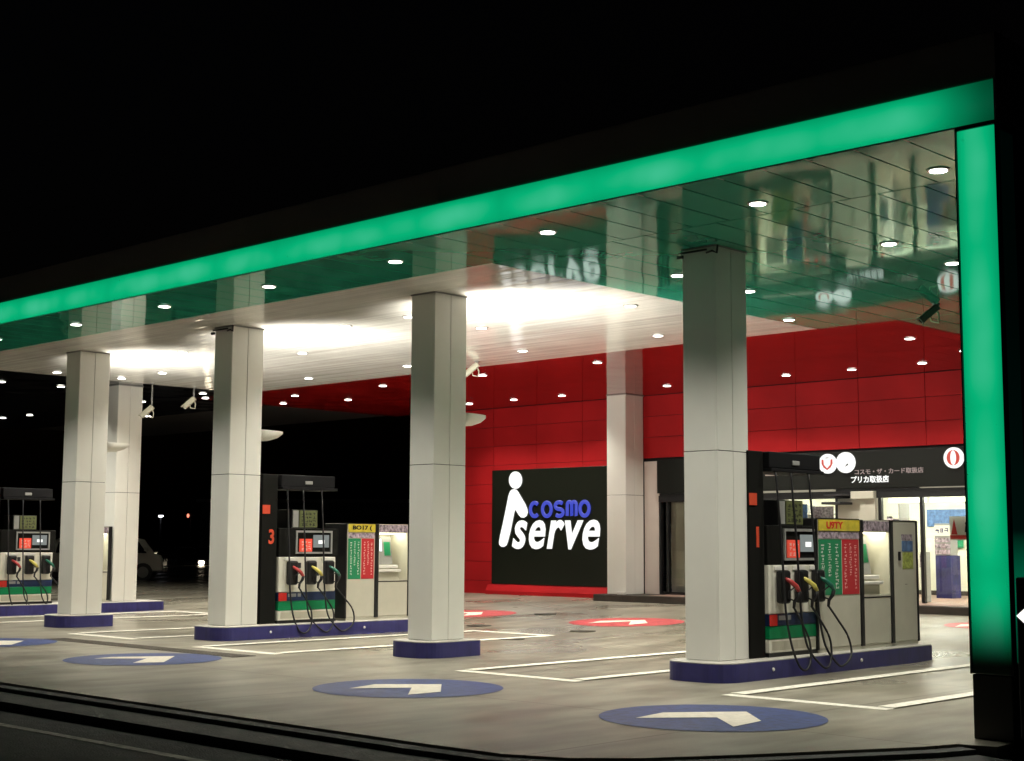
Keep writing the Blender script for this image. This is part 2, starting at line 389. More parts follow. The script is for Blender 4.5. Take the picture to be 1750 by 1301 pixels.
quads(m, e1, e2, -.018)
for pts_, z0 in ((e1, -.018), (e2, -.018)):
    A = [m.bm.verts.new((*p, z0)) for p in pts_]; B = [m.bm.verts.new((*p, -.13)) for p in pts_]
    for i in range(len(A)-1): m.bm.faces.new((A[i], A[i+1], B[i+1], B[i]))
tag(m.build('kerb_strip', 'gutter'), kind='structure')
m = MB(); quads(m, e2, e3, -.055)
A = [m.bm.verts.new((*p, -.055)) for p in e3]; B = [m.bm.verts.new((*p, -.13)) for p in e3]
for i in range(len(A)-1): m.bm.faces.new((A[i], A[i+1], B[i+1], B[i]))
tag(m.build('gutter', 'gutter'), kind='structure')
m = MB(); m.box(-60, .5, -4.24, -4.15, -.119, -.116); tag(m.build('road_line', 'oldline'), kind='structure')
m = MB(); m.prism([(-2.1, -3.75), (-1.2, -3.05), (-.6, -2.3), (.2, -1.0), (6, -1.0), (6, -3.75)], -.128, -.09); tag(m.build('pavement', 'gutter'), kind='structure')

# ------------------------------------------------------------ floor markings
def bay(x0, x1, y0, y1, label):
    m = MB(); w = .16
    for a in ((x0, x1, y0, y0+w), (x0, x1, y1-w, y1), (x0, x0+w, y0+w, y1-w), (x1-w, x1, y0+w, y1-w)):
        z = gz(a[3]) if a[3] > 6.1 else 0
        m.box(*a, z, z+.004)
    return tag(m.build('bay_marking', 'paint'), label, 'floor marking', 'white outlined refuelling bays')
bay(-3.10, -1.38, 1.17, 6.5, 'white bay outline between the right pump island and the green lit pillar')
bay(-6.68, -4.92, 1.17, 6.5, 'white bay outline between the right pump island and the small centre plinth')
bay(-11.75, -9.95, 1.17, 6.5, 'white bay outline running along the right side of the middle pump island')
bay(-15.4, -13.6, 1.40, 6.5, 'white bay outline between the small plinth on the left and the middle pump island')
bay(-20.4, -18.7, 1.17, 6.6, 'white bay outline beside the leftmost pump island')
def disc(cx, cy, r, arrow, mcol, label, grp):
    t = thing('floor_arrow_disc', label, 'floor marking', (cx, cy, gz(cy)), grp)
    sl = .026 if cy > 6 else 0
    m = MB(); bm = m.bm
    A = [bm.verts.new((r*math.cos(2*math.pi*i/64), r*math.sin(2*math.pi*i/64), .0045+sl*r*math.sin(2*math.pi*i/64))) for i in range(64)]; bm.faces.new(A)
    m.build('disc', mcol, t)
    m = MB(); A = [m.bm.verts.new((x-cx, y-cy, .009+sl*(y-cy))) for x, y in arrow]; f = m.bm.faces.new(A); f.normal_update()
    if f.normal.z < 0: f.normal_flip()
    m.build('arrow', 'arrow', t)
BD = 'blue arrow discs along the forecourt entrance'
disc(-2.12, -.32, .93, [(-2.5, -.85), (-2.58, -.38), (-2.13, .18), (-1.67, -.28), (-1.61, -.75), (-2.06, -.34)], 'bluepaint', 'rightmost blue disc with a bent cream arrow, nearest the green lit pillar', BD)
disc(-5.63, -.48, .93, [(-5.95, -.96), (-6.09, -.51), (-5.63, -.03), (-5.1, -.55), (-5.12, -.95), (-5.58, -.48)], 'bluepaint', 'blue disc with cream arrow in front of the small plinth of the centre column', BD)
disc(-10.42, -.42, .93, [(-10.82, -.85), (-10.91, -.56), (-10.50, .08), (-9.81, -.53), (-9.96, -.85), (-10.41, -.38)], 'bluepaint', 'blue disc with cream arrow in front of the middle pump island', BD)
disc(-14.35, -.42, .93, [(-14.75, -.85), (-14.84, -.4), (-14.30, .10), (-13.68, -.41), (-13.80, -.80), (-14.28, -.40)], 'bluepaint', 'blue disc with cream arrow cut off by the left edge of the photo', BD)
RD = 'red arrow discs near the shop'
def rarrow(cx, cy): return [(cx-.35, cy-.6), (cx-.5, cy-.1), (cx, cy+.5), (cx+.5, cy-.05), (cx+.45, cy-.5), (cx+.02, cy+.1)]
disc(-10.78, 9.22, .98, rarrow(-10.78, 9.22), 'redroad', 'red disc with pale arrow on the floor, between centre and right columns', RD)
disc(-14.68, 9.2, .98, rarrow(-14.68, 9.2), 'redroad', 'red disc on the floor just right of the centre column', RD)
disc(-5.45, 11.8, .75, rarrow(-5.45, 11.8), 'redroad', 'red disc on the floor before the shop doors beside the green pillar', RD)
for x, y, lb in ((-10.12, 7.32, 'iron cover in the floor in front of the red disc nearest the right column'), (-12.32, 7.22, 'iron cover in the floor just right of the centre column foot'),
                 (-13.3, 9.95, 'iron cover in the floor behind the red disc by the centre column'), (-9.95, 5.5, 'iron cover at the end of the bay outline by the middle pump island')):
    c = MB(); c.cyl((x, y), .21, gz(y)+.001, gz(y)+.012, n=28); tag(c.build('manhole_cover', 'ironcover', off=(x, y, 0)), lb, 'manhole cover', 'iron covers in the forecourt').location = (x, y, 0)
m = MB(); m.box(-14.5, -9.9, .52, .86, .001, .006)
for i in range(56): m.box(-14.47+i*.082, -14.43+i*.082, .55, .83, .006, .009)
tag(m.build('drain_cover', 'drain'), 'long dark drain grating set in the concrete in front of the middle pump island', 'drain')

# ------------------------------------------------------------ canopy
can = thing('canopy', 'long flat filling station canopy with a glowing green front edge and glossy ceiling', 'canopy', (-15, 7, 0))
CO = (-15, 7, 0)
def part(mb, name, m, par=can, off=CO): return mb.build(name, m, par, off)
XL = -34.0
def soff(x0, x1, y0, y1, wx, wy, name, m, gap=.018):
    k = MB(); z0, z1 = H, H+.03
    x = x0
    while x < x1-1e-6:
        xe = min(x+wx, x1); y = y0
        while y < y1-1e-6:
            ye = min(y+wy, y1); k.box(x+gap/2, xe-gap/2, y+gap/2, ye-gap/2, z0, z1); y = ye
        x = xe
    return part(k, name, m)
XW0, XW1, YW0, YW1 = -20.7, -6.46, 1.484, 8.43
XR0, XR1 = -22.6, -5.15
for i, (x0, x1, y0, y1) in enumerate([(XW0, XL+34.3, 0.0, YW0), (XW1, .3, YW0, YW1), (XR1, .3, YW1, 14.5)]):
    soff(x0, x1, y0, y1, .45, 30, 'green_ceiling', 'soffit_green')
soff(XW0, XW1, YW0, YW1, 30, .2, 'white_ceiling', 'soffit_white', .003)
soff(XR0, XR1, YW1, 14.5, .45, 30, 'red_ceiling', 'soffit_red', .003)
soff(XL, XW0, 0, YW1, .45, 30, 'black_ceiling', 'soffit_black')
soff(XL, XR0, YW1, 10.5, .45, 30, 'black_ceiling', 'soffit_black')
k = MB(); k.box(XL, .28, .12, 14.5, H+.031, 5.2); k2 = part(k, 'roof_body', 'seam')
k = MB(); k.box(XL, .31, .0, .10, 4.615, 4.93, .006); ls = part(k, 'light_strip', 'glow_x', off=(0, 0, 0)); ls.location = (15, -7, 0)
k = MB(); k.box(XL, .33, .012, .11, 4.935, 5.30, .006).box(XL, .33, .10, .14, 5.28, 5.34).box(XL, .305, .005, .12, 4.602, 4.613)
for i in range(10): k.box(-33+i*3.4, -32.985+i*3.4, .009, .013, 4.94, 5.29)
part(k, 'upper_fascia', 'fascia')
k = MB(); k.box(.31, .33, .0, 14.6, 4.6, 5.3); part(k, 'side_fascia', 'fascia')

# green lit corner pillar
pl = thing('lit_pillar', 'tall square pillar glowing green on a black base at the front corner of the canopy', 'pillar', (0, 0, 0))
k = MB(); k.box(.004, .306, 0, .06, .47, 4.575, .008); k.build('light_panel', 'glow_z', pl)
k = MB(); k.box(0, .31, .0, .32, 0, .468, .008); k.build('base', 'black', pl)
k = MB(); k.box(.0, .302, .062, .32, .47, 4.6); k.build('core', 'black', pl)
k = MB(); k.box(.304, .314, .066, .30, .56, 4.55); k.build('side_panel', 'painted_sideglow', pl)
k = MB(); k.box(-.012, .0, -.006, .03, 0.47, 4.6).box(.311, .322, -.006, .06, .47, 4.6).box(.0, .306, -.003, .06, 4.578, 4.598); k.build('trim', 'black', pl)
# dark side wall closing the canopy on the right
k = MB(); k.box(.2, .3, .33, 14.6, -.1, 4.6)
for i in range(12): k.box(.3, .303, .34+i*1.18, .345+i*1.18+1.165, 0, 4.59)
tag(k.build('side_wall', 'blackgloss'), 'dark glossy wall running back from the green lit pillar', 'wall')
t = thing('arrow_sign', 'low black box sign with a lit white arrow right of the green pillar', 'sign', (.765, -.2, 0))
k = MB(); k.box(-.275, .5, -.1, .1, .06, 1.19, .015); k.box(-.2, .4, -.14, .14, -.09, .06, .01); k.build('box', 'black', t)
k = MB(); k.prism([(-.27, .92), (-.13, 1.04), (-.13, .97), (.3, .97), (.3, .87), (-.13, .87), (-.13, .80)], -.108, -.101, 'y'); k.build('arrow', 'e_white', t)

# columns
def column(x1, y0, name, label, grp, z0=.2, z1=H, wx=.442, dy=.563, seam=2.396):
    t = thing('column', label, 'column', (x1-wx/2, y0+dy/2, z0), grp); off = t.location.copy()
    k = MB(); g_ = .004
    ymid = y0+dy*.5
    for a, b in ((z0+.004, seam-g_), (seam+g_, z1-.012)):
        k.box(x1-wx+.001, x1-.021, y0, y0+.02, a, b, .003, 1)                        # front sheet
        k.box(x1-.02, x1, y0, ymid-g_, a, b, .003, 1); k.box(x1-.02, x1, ymid+g_, y0+dy, a, b, .003, 1)
        k.box(x1-wx, x1-wx+.02, y0+.021, y0+dy, a, b, .003, 1); k.box(x1-wx+.021, x1-.021, y0+dy-.02, y0+dy, a, b, .003, 1)
    k.build('cladding', 'white', t, off)
    k = MB(); k.box(x1-wx+.012, x1-.012, y0+.012, y0+dy-.012, z0, z1); k.build('core', 'seam', t, off)
    k = MB(); k.box(x1-wx-.012, x1+.012, y0-.012, y0+dy+.012, z1-.018, z1-.001); k.build('top_trim', 'grey', t, off)
    return t, off
CG = 'white clad columns carrying the canopy'
X1, X2, X3, X4, YC = -16.954, -12.638, -8.289, -3.936, 2.335
cols = {}
for nm, x, lb in (('a', X1, 'white square column on its own small blue plinth, leftmost in the front row'), ('b', X2, 'white square column at the front of the middle pump island, with dark clips at its top'),
              ('c', X3, 'white square column on its own small blue plinth near the middle of the photo'), ('d', X4, 'white square column at the front of the right pump island, largest in view')):
    cols[nm] = column(x, YC, nm, lb, CG)
cols['e'] = column(-21.2, 5.66, 'e', 'white square column standing behind the leftmost column, at the far end of its pump island', CG)
column(-14.59, 13.9, 'f', 'white square column against the red wall, right of the black sign', CG, z0=.34, wx=.52, dy=.6, seam=2.44)
for nm in 'bd':
    t, off = cols[nm]; x = {'b': X2, 'd': X4}[nm]
    k = MB(); k.box(x-.47, x-.10, YC-.030, YC-.014, 4.545, 4.565); k.box(x-.47, x-.40, YC-.06, YC-.030, 4.49, 4.525)
    k.tube([(x-.10, YC-.025, 4.52), (x-.02, YC-.03, 4.53), (x+.04, YC-.03, 4.50), (x+.05, YC-.03, 4.585)], .012)
    k.build('clip', 'black', t, off)

# islands
def rrect(x0, x1, y0, y1, r, n=8):
    o = []
    for cx, cy, a in ((x1-r, y0+r, -90), (x1-r, y1-.06, 0), (x0+r, y1-.06, 90), (x0+r, y0+r, 180)):
        rr = r if cy < y1-.1 else .06
        cx = cx if rr == r else (x1-.06 if cx > (x0+x1)/2 else x0+.06)
        for i in range(n+1):
            t = R(a+90*i/n); o.append((cx+rr*math.cos(t), cy+rr*math.sin(t)))
    return o
def island(x0, x1, y0, y1, label, studs=()):
    t = thing('island', label, 'kerb island', ((x0+x1)/2, (y0+y1)/2, 0), 'blue kerbed islands under the canopy'); off = t.location.copy()
    k = MB(); k.prism(rrect(x0, x1, y0, y1, .26), -.02, .186); 
    zz = k.build('kerb', 'navy', t, off)
    k = MB(); k.prism(rrect(x0+.005, x1-.005, y0+.005, y1-.005, .255), .186, .2, bev=.004); k.build('top', 'islandtop', t, off)
    for y in studs:
        k = MB(); k.cyl((y, .10), .022, x1, x1+.012, 'x', 14, .015); k.build('reflector', 'paper', t, off)
island(-4.52, -3.69, 2.07, 6.47, 'long blue kerbed island carrying the right pump and its payment cabinet', (2.95, 4.75))
island(-13.20, -12.37, 2.07, 6.6, 'long blue kerbed island carrying the middle pump', (2.95, 4.75))
island(-21.85, -20.95, 2.07, 6.75, 'long blue kerbed island at the left edge carrying the leftmost pump')
island(-8.87, -8.08, 2.07, 3.02, 'small blue plinth under the single column near the middle')
island(-17.53, -16.74, 2.07, 3.02, 'small blue plinth under the leftmost front column')

# ------------------------------------------------------------ fuel pump (faces +x); local origin: front face plane x=0, y=3.8, z=.2
PO = (0, 3.8, .2)
def make_pump():
    t = thing('fuel_pump', 'pump', 'fuel pump')
    B = lambda mb, n, m, par=None: mb.build(n, m, par or t, PO if par is None else PO)
    # body
    k = MB(); k.box(-.50, 0, 3.25, 4.34, .66, 1.185, .012); body = B(k, 'body', 'pumpwhite')
    k = MB(); k.box(-.50, -.001, 3.25, 4.34, .245, .388, .006); B(k, 'lower_panel', 'pumpwhite')
    k = MB(); k.box(-.001, .0008, 3.30, 4.30, .27, .365)
    for y0, y1 in ((3.32, 3.62), (3.66, 3.95), (3.98, 4.28)):
        for i in range(7): k.box(-.001, .0015, y0+i*(y1-y0)/7+.01, y0+i*(y1-y0)/7+.016, .275, .36)
    B(k, 'vent_panel', 'vent')
    k = MB(); k.box(-.50, .004, 3.25, 4.34, .532, .655, .004); B(k, 'navy_band', 'navyband')
    k = MB(); k.box(-.50, .003, 3.25, 4.34, .392, .528, .004); B(k, 'green_band', 'greenband')
    k = MB(); k.box(.004, .008, 3.25, 3.40, .534, .653); B(k, 'red_label', 'redpaint')
    k = MB(); k.box(.004, .007, 3.43, 3.58, .59, .64).box(.004, .007, 3.61, 3.67, .59, .64); B(k, 'grey_label', 'grey')
    k = MB(); k.box(-.48, .0, 3.24, 4.36, .2, .242); B(k, 'base', 'black')
    # hose mast and beam
    k = MB(); k.box(-.46, -.03, 2.94, 3.225, .2, 2.42, .01); B(k, 'mast', 'mast')
    k = MB(); k.box(-.40, .04, 3.236, 4.27, 2.24, 2.42, .012).box(-.42, .07, 3.236, 4.30, 2.20, 2.238, .006); B(k, 'hose_beam', 'beam')
    k = MB(); k.box(.04, .055, 3.68, 3.82, 2.285, 2.335, .006); B(k, 'beam_lamp', 'grey')
    k = MB(); k.box(-.03, -.02, 2.945, 3.08, 1.83, 1.96); B(k, 'red_plate', 'orange')
    # display head
    k = MB(); k.box(-.46, -.01, 3.25, 4.40, 1.19, 1.62, .01); head = B(k, 'display_head', 'mast')
    k = MB()
    for a in ((3.56, 4.26, 1.555, 1.585), (3.56, 4.26, 1.235, 1.262), (3.56, 3.585, 1.262, 1.555), (4.235, 4.26, 1.262, 1.555)): k.box(-.01, .012, *a)
    k.build('bezel', 'grey', head, PO)
    k = MB(); k.box(-.01, .004, 3.63, 3.87, 1.265, 1.46); k.build('red_notice', 'e_notice', head, PO)
    k = MB(); k.glyphs(3.66, 3.85, 1.28, 1.44, .004, .006, 'x', 3, 3, 4); k.build('notice_lettering', 'pink', head, PO)
    k = MB(); k.box(-.01, .003, 3.90, 4.20, 1.33, 1.52); k.build('screen', 'e_screendim', head, PO)
    k = MB(); k.box(.003, .005, 3.99, 4.11, 1.385, 1.44); k.build('lit_digits', 'e_white', head, PO)
    # price board
    k = MB(); k.box(-.40, -.02, 3.49, 3.985, 1.622, 1.90, .006); pb = B(k, 'price_board', 'black')
    k = MB(); k.box(-.02, -.012, 3.51, 3.61, 1.635, 1.888); k.build('white_strip', 'grey', pb, PO)
    k = MB(); k.box(-.02, -.012, 3.63, 3.97, 1.635, 1.888); k.build('price_panel', 'olive', pb, PO)
    k = MB(); k.glyphs(3.66, 3.95, 1.65, 1.87, -.012, -.010, 'x', 4, 4, 9); k.build('price_lettering', 'black', pb, PO)
    k = MB(); k.box(.0, .012, 3.60, 3.66, 1.02, 1.10, .004); B(k, 'button_plate', 'darkgrey')
    k = MB(); k.box(.0, .012, 3.955, 4.015, .90, .97, .004); B(k, 'button_plate', 'darkgrey')
    # holsters, nozzles, hoses
    for (h, nzc, bh, lp) in ((3.465, 'noz_red', 3.34, 3.53), (3.825, 'noz_yel', 3.64, 3.95), (4.17, 'noz_grn', 4.0, 4.28)):
        k = MB(); k.box(.0, .10, h-.085, h+.085, .77, 1.13, .03); ho = B(k, 'holster', 'black')
        k = MB(); k.box(-.001, .012, h-.11, h+.14, 1.13, 1.175, .004); k.build('holster_label', 'paper', ho, PO)
        k = MB()   # nozzle: cover sloping out and down, grip and guard
        k.tube([(.08, h-.03, 1.05), (.13, h+.02, 1.01), (.17, h+.07, .955), (.18, h+.11, .90)], [.016, .026, .028, .020], 10)
        nz = B(k, 'nozzle', nzc)
        k = MB(); k.tube([(.18, h+.11, .905), (.17, h+.10, .85), (.14, h+.07, .79), (.13, h+.07, .72)], [.024, .022, .02, .016], 8)
        k.tube([(.16, h+.05, .95), (.12, h-.01, .90), (.11, h+.0, .83), (.145, h+.07, .80)], .009, 6); k.build('grip', 'rubber', nz, PO)
        k = MB(); P0 = Vector((.05, bh, 2.2)); P3 = Vector((.13, h+.07, .73))
        ctrl = [P0, Vector((.10, bh, 1.6)), Vector((.13, bh+.01, 1.0)), Vector((.15, bh+.02, .62)), Vector((.20, bh+.05, .30)), Vector((.24, lp-.06, .10)), Vector((.25, lp+.06, .07)), Vector((.23, lp+.17, .18)),
                Vector((.2, lp+.19, .38)), Vector((.16, (lp+.19)*.5+(h+.07)*.5, .58)), P3]
        if nzc == 'noz_grn': ctrl[7] += Vector((.02, .06, 0)); ctrl[8] += Vector((0, .06, 0)); ctrl[9] += Vector((0, .02, 0))
        pts = []
        c2 = [ctrl[0]]+ctrl+[ctrl[-1]]
        for i in range(len(ctrl)-1):
            p0, p1, p2, p3 = c2[i:i+4]
            for s in range(6):
                u = s/6; pts.append(.5*((2*p1)+(-p0+p2)*u+(2*p0-5*p1+4*p2-p3)*u*u+(-p0+3*p1-3*p2+p3)*u**3))
        pts.append(P3)
        k.tube(pts, .0125, 8); B(k, 'hose', 'rubber')
    return t
pump = make_pump()
PG = 'self service fuel pumps on the islands'
XF = {'r': -3.88, 'm': -12.60, 'l': -21.22}
pumps = {}
for i, (key, lb) in enumerate((('r', 'fuel pump on the right island, in front of the bright shop windows'),
                ('m', 'fuel pump with an orange 3 on its mast, on the middle island'),
                ('l', 'fuel pump at the far left edge of the photo'))):
    o = pump if i == 0 else copy_tree(pump)
    o.location = (XF[key], 3.72 if key == 'r' else 3.8, .2); tag(o, lb, 'fuel pump', PG); pumps[key] = o
for key, dgt in (('m', '3'), ('r', '1')):
    tx = text('island_number', dgt, .3, 'orange', (-.028, 3.07-3.8, 1.38-.2), '+x', pumps[key], .002, .008, height=.22, width=.10 if dgt == '3' else .05)

# payment cabinet (faces +x)
def make_cabinet(wide, full=True):
    t = thing('payment_cabinet', 'cab', 'payment cabinet'); O = (0, 5.5, .2)
    B = lambda mb, n, m, par=None: mb.build(n, m, par or t, O)
    ya = 4.24 if wide else 4.58
    if full: k = MB(); k.box(-.5, 0, ya, 5.155, .25, 1.70, .008); B(k, 'poster_cabinet', 'cabwhite')
    k = MB(); k.box(-.48, -.01, ya if full else 5.17, 6.53 if full else 5.93, .2, .25); B(k, 'plinth', 'cabwhite')
    k = MB()
    for a, b in ((5.158, 5.232), (5.862, 5.94), (6.515, 6.545), (ya-.035, ya-.003))[:4 if full else 2]: k.box(-.5, .012, a, b, .235, 1.705, .004, 1)
    if full: k.box(-.5, .006, 5.94, 6.515, 1.70, 1.712).box(-.5, .006, ya-.003, 5.158, 1.70, 1.712)
    B(k, 'frame', 'black')
    if full:
        k = MB(); k.box(.0, .012, ya+.02, 5.15, 1.57, 1.695); B(k, 'yellow_header', 'yellow')
        k = MB(); k.box(.0, .004, ya+.02, 5.15, 1.48, 1.56); B(k, 'photo_strip', 'postermix')
        ymid = (ya+5.15)/2+(.06 if wide else 0)
        for y0, y1, m_, gm, s in ((ya+.02, ymid-.01, 'postergreen', 'paper', 3), (ymid+.01, 5.13, 'posterred', 'pink', 5)):
            k = MB(); k.box(0, .005, y0, y1, .84, 1.47); pp = B(k, 'poster', m_)
            for c in range(3):
                yy = y0+.035+c*(y1-y0-.03)/3; k = MB(); k.glyphs(yy, yy+(y1-y0)*.19, .90 if c != 1 else 1.05, 1.43, .005, .0058, 'x', 1, 13, s+c)
                k.build('lettering_column', gm, pp, O)
    # kiosk: hollow niche with lamp, screen, shelf
    k = MB(); k.box(-.5, 0, 5.235, 5.86, .25, .80, .006).box(-.5, 0, 5.235, 5.86, 1.56, 1.70, .004).box(-.5, -.42, 5.235, 5.86, .80, 1.56)
    k.box(-.42, 0, 5.235, 5.25, .80, 1.56).box(-.42, 0, 5.845, 5.86, .80, 1.56); ki = B(k, 'kiosk', 'cabwhite')
    k = MB(); k.box(.0, .006, 5.245, 5.85, 1.575, 1.69); k.build('kiosk_header', 'postermix', ki, O)
    k = MB(); k.box(-.30, -.04, 5.26, 5.84, 1.545, 1.559); k.build('kiosk_lamp', 'e_niche', ki, O)
    k = MB(); k.prism([(-.20, 1.50), (-.14, 1.06), (-.40, 1.06), (-.40, 1.50)], 5.26, 5.66, 'y'); k.build('machine', 'grey', ki, O)
    k = MB(); k.prism([(-.191, 1.47), (-.166, 1.27), (-.172, 1.27), (-.197, 1.47)], 5.28, 5.45, 'y'); k.build('screen', 'e_screen', ki, O)
    k = MB(); k.prism([(-.186, 1.42), (-.155, 1.20), (-.165, 1.20), (-.195, 1.42)], 5.50, 5.63, 'y'); k.build('keypad', 'postergreen', ki, O)
    k = MB(); k.box(-.38, -.05, 5.26, 5.70, 1.0, 1.05, .01).box(-.38, -.02, 5.26, 5.74, .94, .98, .01); k.build('shelf', 'paper', ki, O)
    k = MB(); k.box(-.40, -.08, 5.255, 5.75, .80, .935, .006).box(-.02, -.004, 5.26, 5.84, .78, .82); k.build('lower_door', 'cabwhite', ki, O)
    k = MB(); k.box(-.001, .003, 5.24, 5.855, .785, .80); k.build('door_gap', 'seam', ki, O)
    if not full: return t
    k = MB(); k.box(-.5, 0, 5.943, 6.512, .25, 1.70, .006); sc = B(k, 'tall_cabinet', 'cabwhite')
    k = MB(); k.box(0, .004, 6.16, 6.43, 1.33, 1.46); k.build('notice', 'posterblue', sc, O)
    k = MB(); k.box(0, .004, 6.17, 6.43, 1.12, 1.32); k.build('notice', 'posteryg', sc, O)
    k = MB(); k.box(0, .004, 6.15, 6.42, 1.465, 1.54); k.build('notice', 'postermix', sc, O)
    k = MB(); k.box(0, .03, 6.06, 6.09, 1.22, 1.33, .006); k.build('handle', 'black', sc, O)
    k = MB(); k.box(0, .003, 6.22, 6.27, .93, .935); k.build('keyhole', 'black', sc, O)
    return t
KG = 'payment cabinets behind the pumps'
cabs = {}
for key, lb, w_, f_, y in (('r', 'cream payment cabinet with a yellow header, red and green posters, on the right island', True, True, 5.39), ('m', 'cream payment cabinet with yellow header and posters, behind the middle pump', False, True, 5.47),
                       ('l', 'narrow payment kiosk behind the leftmost pump, seen between two white columns', False, False, 5.18)):
    o = make_cabinet(w_, f_); o.location = (XF[key]+.02, y, .2); tag(o, lb, 'payment cabinet', KG); cabs[key] = o
text('header_lettering', 'U9TY', .1, 'redpaint', (.013, 4.42-5.5, 1.59-.2), '+x', cabs['r'], .001, .004, width=.36, height=.085)
text('header_lettering', 'BO17 (', .1, 'seam', (.013, 4.68-5.5, 1.59-.2), '+x', cabs['m'], .001, .004, width=.40, height=.085)

# ------------------------------------------------------------ column uplights
def uplight(x, label):
    t = thing('uplight', label, 'wall lamp', (x, 2.9, 2.92), 'half bowl uplights fixed behind the columns')
    k = MB(); bm = k.bm; n = 12; rings = []
    for j, (sc_, z) in enumerate(((.25, 0), (.55, .02), (.82, .065), (1, .13), (1, .165))):
        rings.append([bm.verts.new((.20*sc_*math.cos(math.pi*i/n), max(.0, .55*sc_*math.sin(math.pi*i/n)), z)) for i in range(n+1)])
    for A, B in zip(rings, rings[1:]):
        for i in range(n):
            f = bm.faces.new((A[i], B[i], B[i+1], A[i+1])); f.smooth = True
        bm.faces.new((A[0], A[n], B[n], B[0]))
    bm.faces.new(rings[0]); bmesh.ops.recalc_face_normals(bm, faces=bm.faces); k.build('bowl', 'white', t)
    k = MB(); k.prism([(.18*math.cos(math.pi*i/10), .02+.48*math.sin(math.pi*i/10)) for i in range(11)], .135, .15); k.build('lamp_glass', 'uplamp', t)
    l = bpy.data.lights.new('uplight_lamp', 'SPOT'); l.energy = P_UP; l.spot_size = R(140); l.spot_blend = .8; l.shadow_soft_size = .12; l.color = (1, .96, .87)
    lo = bpy.data.objects.new('uplight_lamp', l); col.objects.link(lo); lo.parent = t; lo.location = (0, .25, .19); lo.rotation_euler = (R(180-38), 0, 0)
uplight(-8.5, 'half bowl uplight behind the column near the middle of the photo')
uplight(-12.86, 'half bowl uplight behind the column of the middle pump island')
uplight(-17.17, 'half bowl uplight behind the leftmost front column')

# ------------------------------------------------------------ downlights
LT = [(-.69, 1.05), (-2.52, 1.04), (-4.83, .65), (-7.17, .65), (-9.57, .68), (-11.89, .67), (-14.31, .73), (-16.7, .7), (-19.1, .7),
      (-2.54, 3.53), (-2.55, 4.98), (-5.32, 4.98), (-5.32, 3.5), (-6.25, 7.34),
      (-7.15, 4.87), (-8.62, 7.36), (-10.08, 4.98), (-11.4, 7.28), (-10.09, 3.53), (-11.46, 3.51), (-14.4, 5.02), (-15.87, 3.62), (-18.73, 5.08), (-17.33, 7.49), (-14.4, 7.42), (-20.16, 3.69), (-20.11, 5.05),
      (-20.1, 10.82), (-20.27, 9.45), (-17.28, 9.37), (-14.42, 9.38), (-11.49, 9.31), (-12.92, 13.18), (-15.86, 13.28), (-17.28, 13.26), (-18.72, 13.29), (-11.5, 13.2), (-10.09, 13.18), (-8.68, 13.18), (-7.26, 13.15), (-5.95, 12.11), (-5.91, 10.21), (-8.62, 9.35), (-21.88, 10.37),
      (-22.42, 5.04), (-22.52, 3.78), (-24.01, 7.98), (-27.32, 10.24), (-21.38, 7.82), (-22.21, 8.46), (-29.34, 8.06), (-30.71, 8.04)]
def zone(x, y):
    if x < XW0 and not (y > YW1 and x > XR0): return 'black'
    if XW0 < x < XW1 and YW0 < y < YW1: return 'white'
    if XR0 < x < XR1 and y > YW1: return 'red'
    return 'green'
ordw = ['rightmost', 'second from the right', 'third from the right', 'fourth from the right', 'fifth from the right', 'sixth from the right', 'seventh from the right', 'eighth from the right', 'ninth from the right', 'tenth from the right']
rows = {}
def rowkey(x, y):
    z = zone(x, y)
    if z == 'green': return (z, 'in the front row of the green ceiling' if y < 2 else 'in the wide green area above the right pump' )
    if z == 'white': return (z, 'in the white ceiling, row nearest the columns' if y < 4.2 else 'in the white ceiling, middle row' if y < 6 else 'in the white ceiling, row nearest the red')
    if z == 'red': return (z, 'in the red ceiling, row along the wall' if y > 12.5 else 'in the red ceiling, row nearest the white' if y < 9.6 else 'between the two red ceiling rows')
    return (z, 'in the dark ceiling at the far left')
for p in LT: rows.setdefault(rowkey(*p), []).append(p)
proto = None
for (z, txt), ps in rows.items():
    ps.sort(key=lambda p: -p[0]-.6*p[1]*0)
    for i, (x, y) in enumerate(ps):
        if proto is None:
            t = thing('downlight', '', 'ceiling light')
            k = MB(); k.cyl((0, 0), .095, -.012, 0, n=24, r2=.10); k.build('rim', 'steel', t)
            k = MB(); k.cyl((0, 0), .074, -.016, -.0125, n=24); k.build('lens', 'e_lamp', t)
            l = bpy.data.lights.new('downlight_lamp', 'SPOT'); l.energy = P_DOWN; l.spot_size = R(126); l.spot_blend = 1.0; l.shadow_soft_size = .06; l.color = (1, .955, .84)
            lo = bpy.data.objects.new('downlight_lamp', l); col.objects.link(lo); lo.parent = t; lo.location = (0, 0, -.03)
            proto = t; o = t
            front_lamp = l.copy(); front_lamp.energy = P_DOWN*.5; front_lamp.spot_size = R(120); front_lamp.spot_blend = .9
        else: o = copy_tree(proto)
        o.location = (x, y, H)
        if y < 1.5:
            for ch in o.children:
                if ch.type == 'LIGHT': ch.data = front_lamp
        tag(o, f'downlight, {ordw[min(i, 9)]} {txt}', 'ceiling light', 'round downlights in the canopy ceiling')

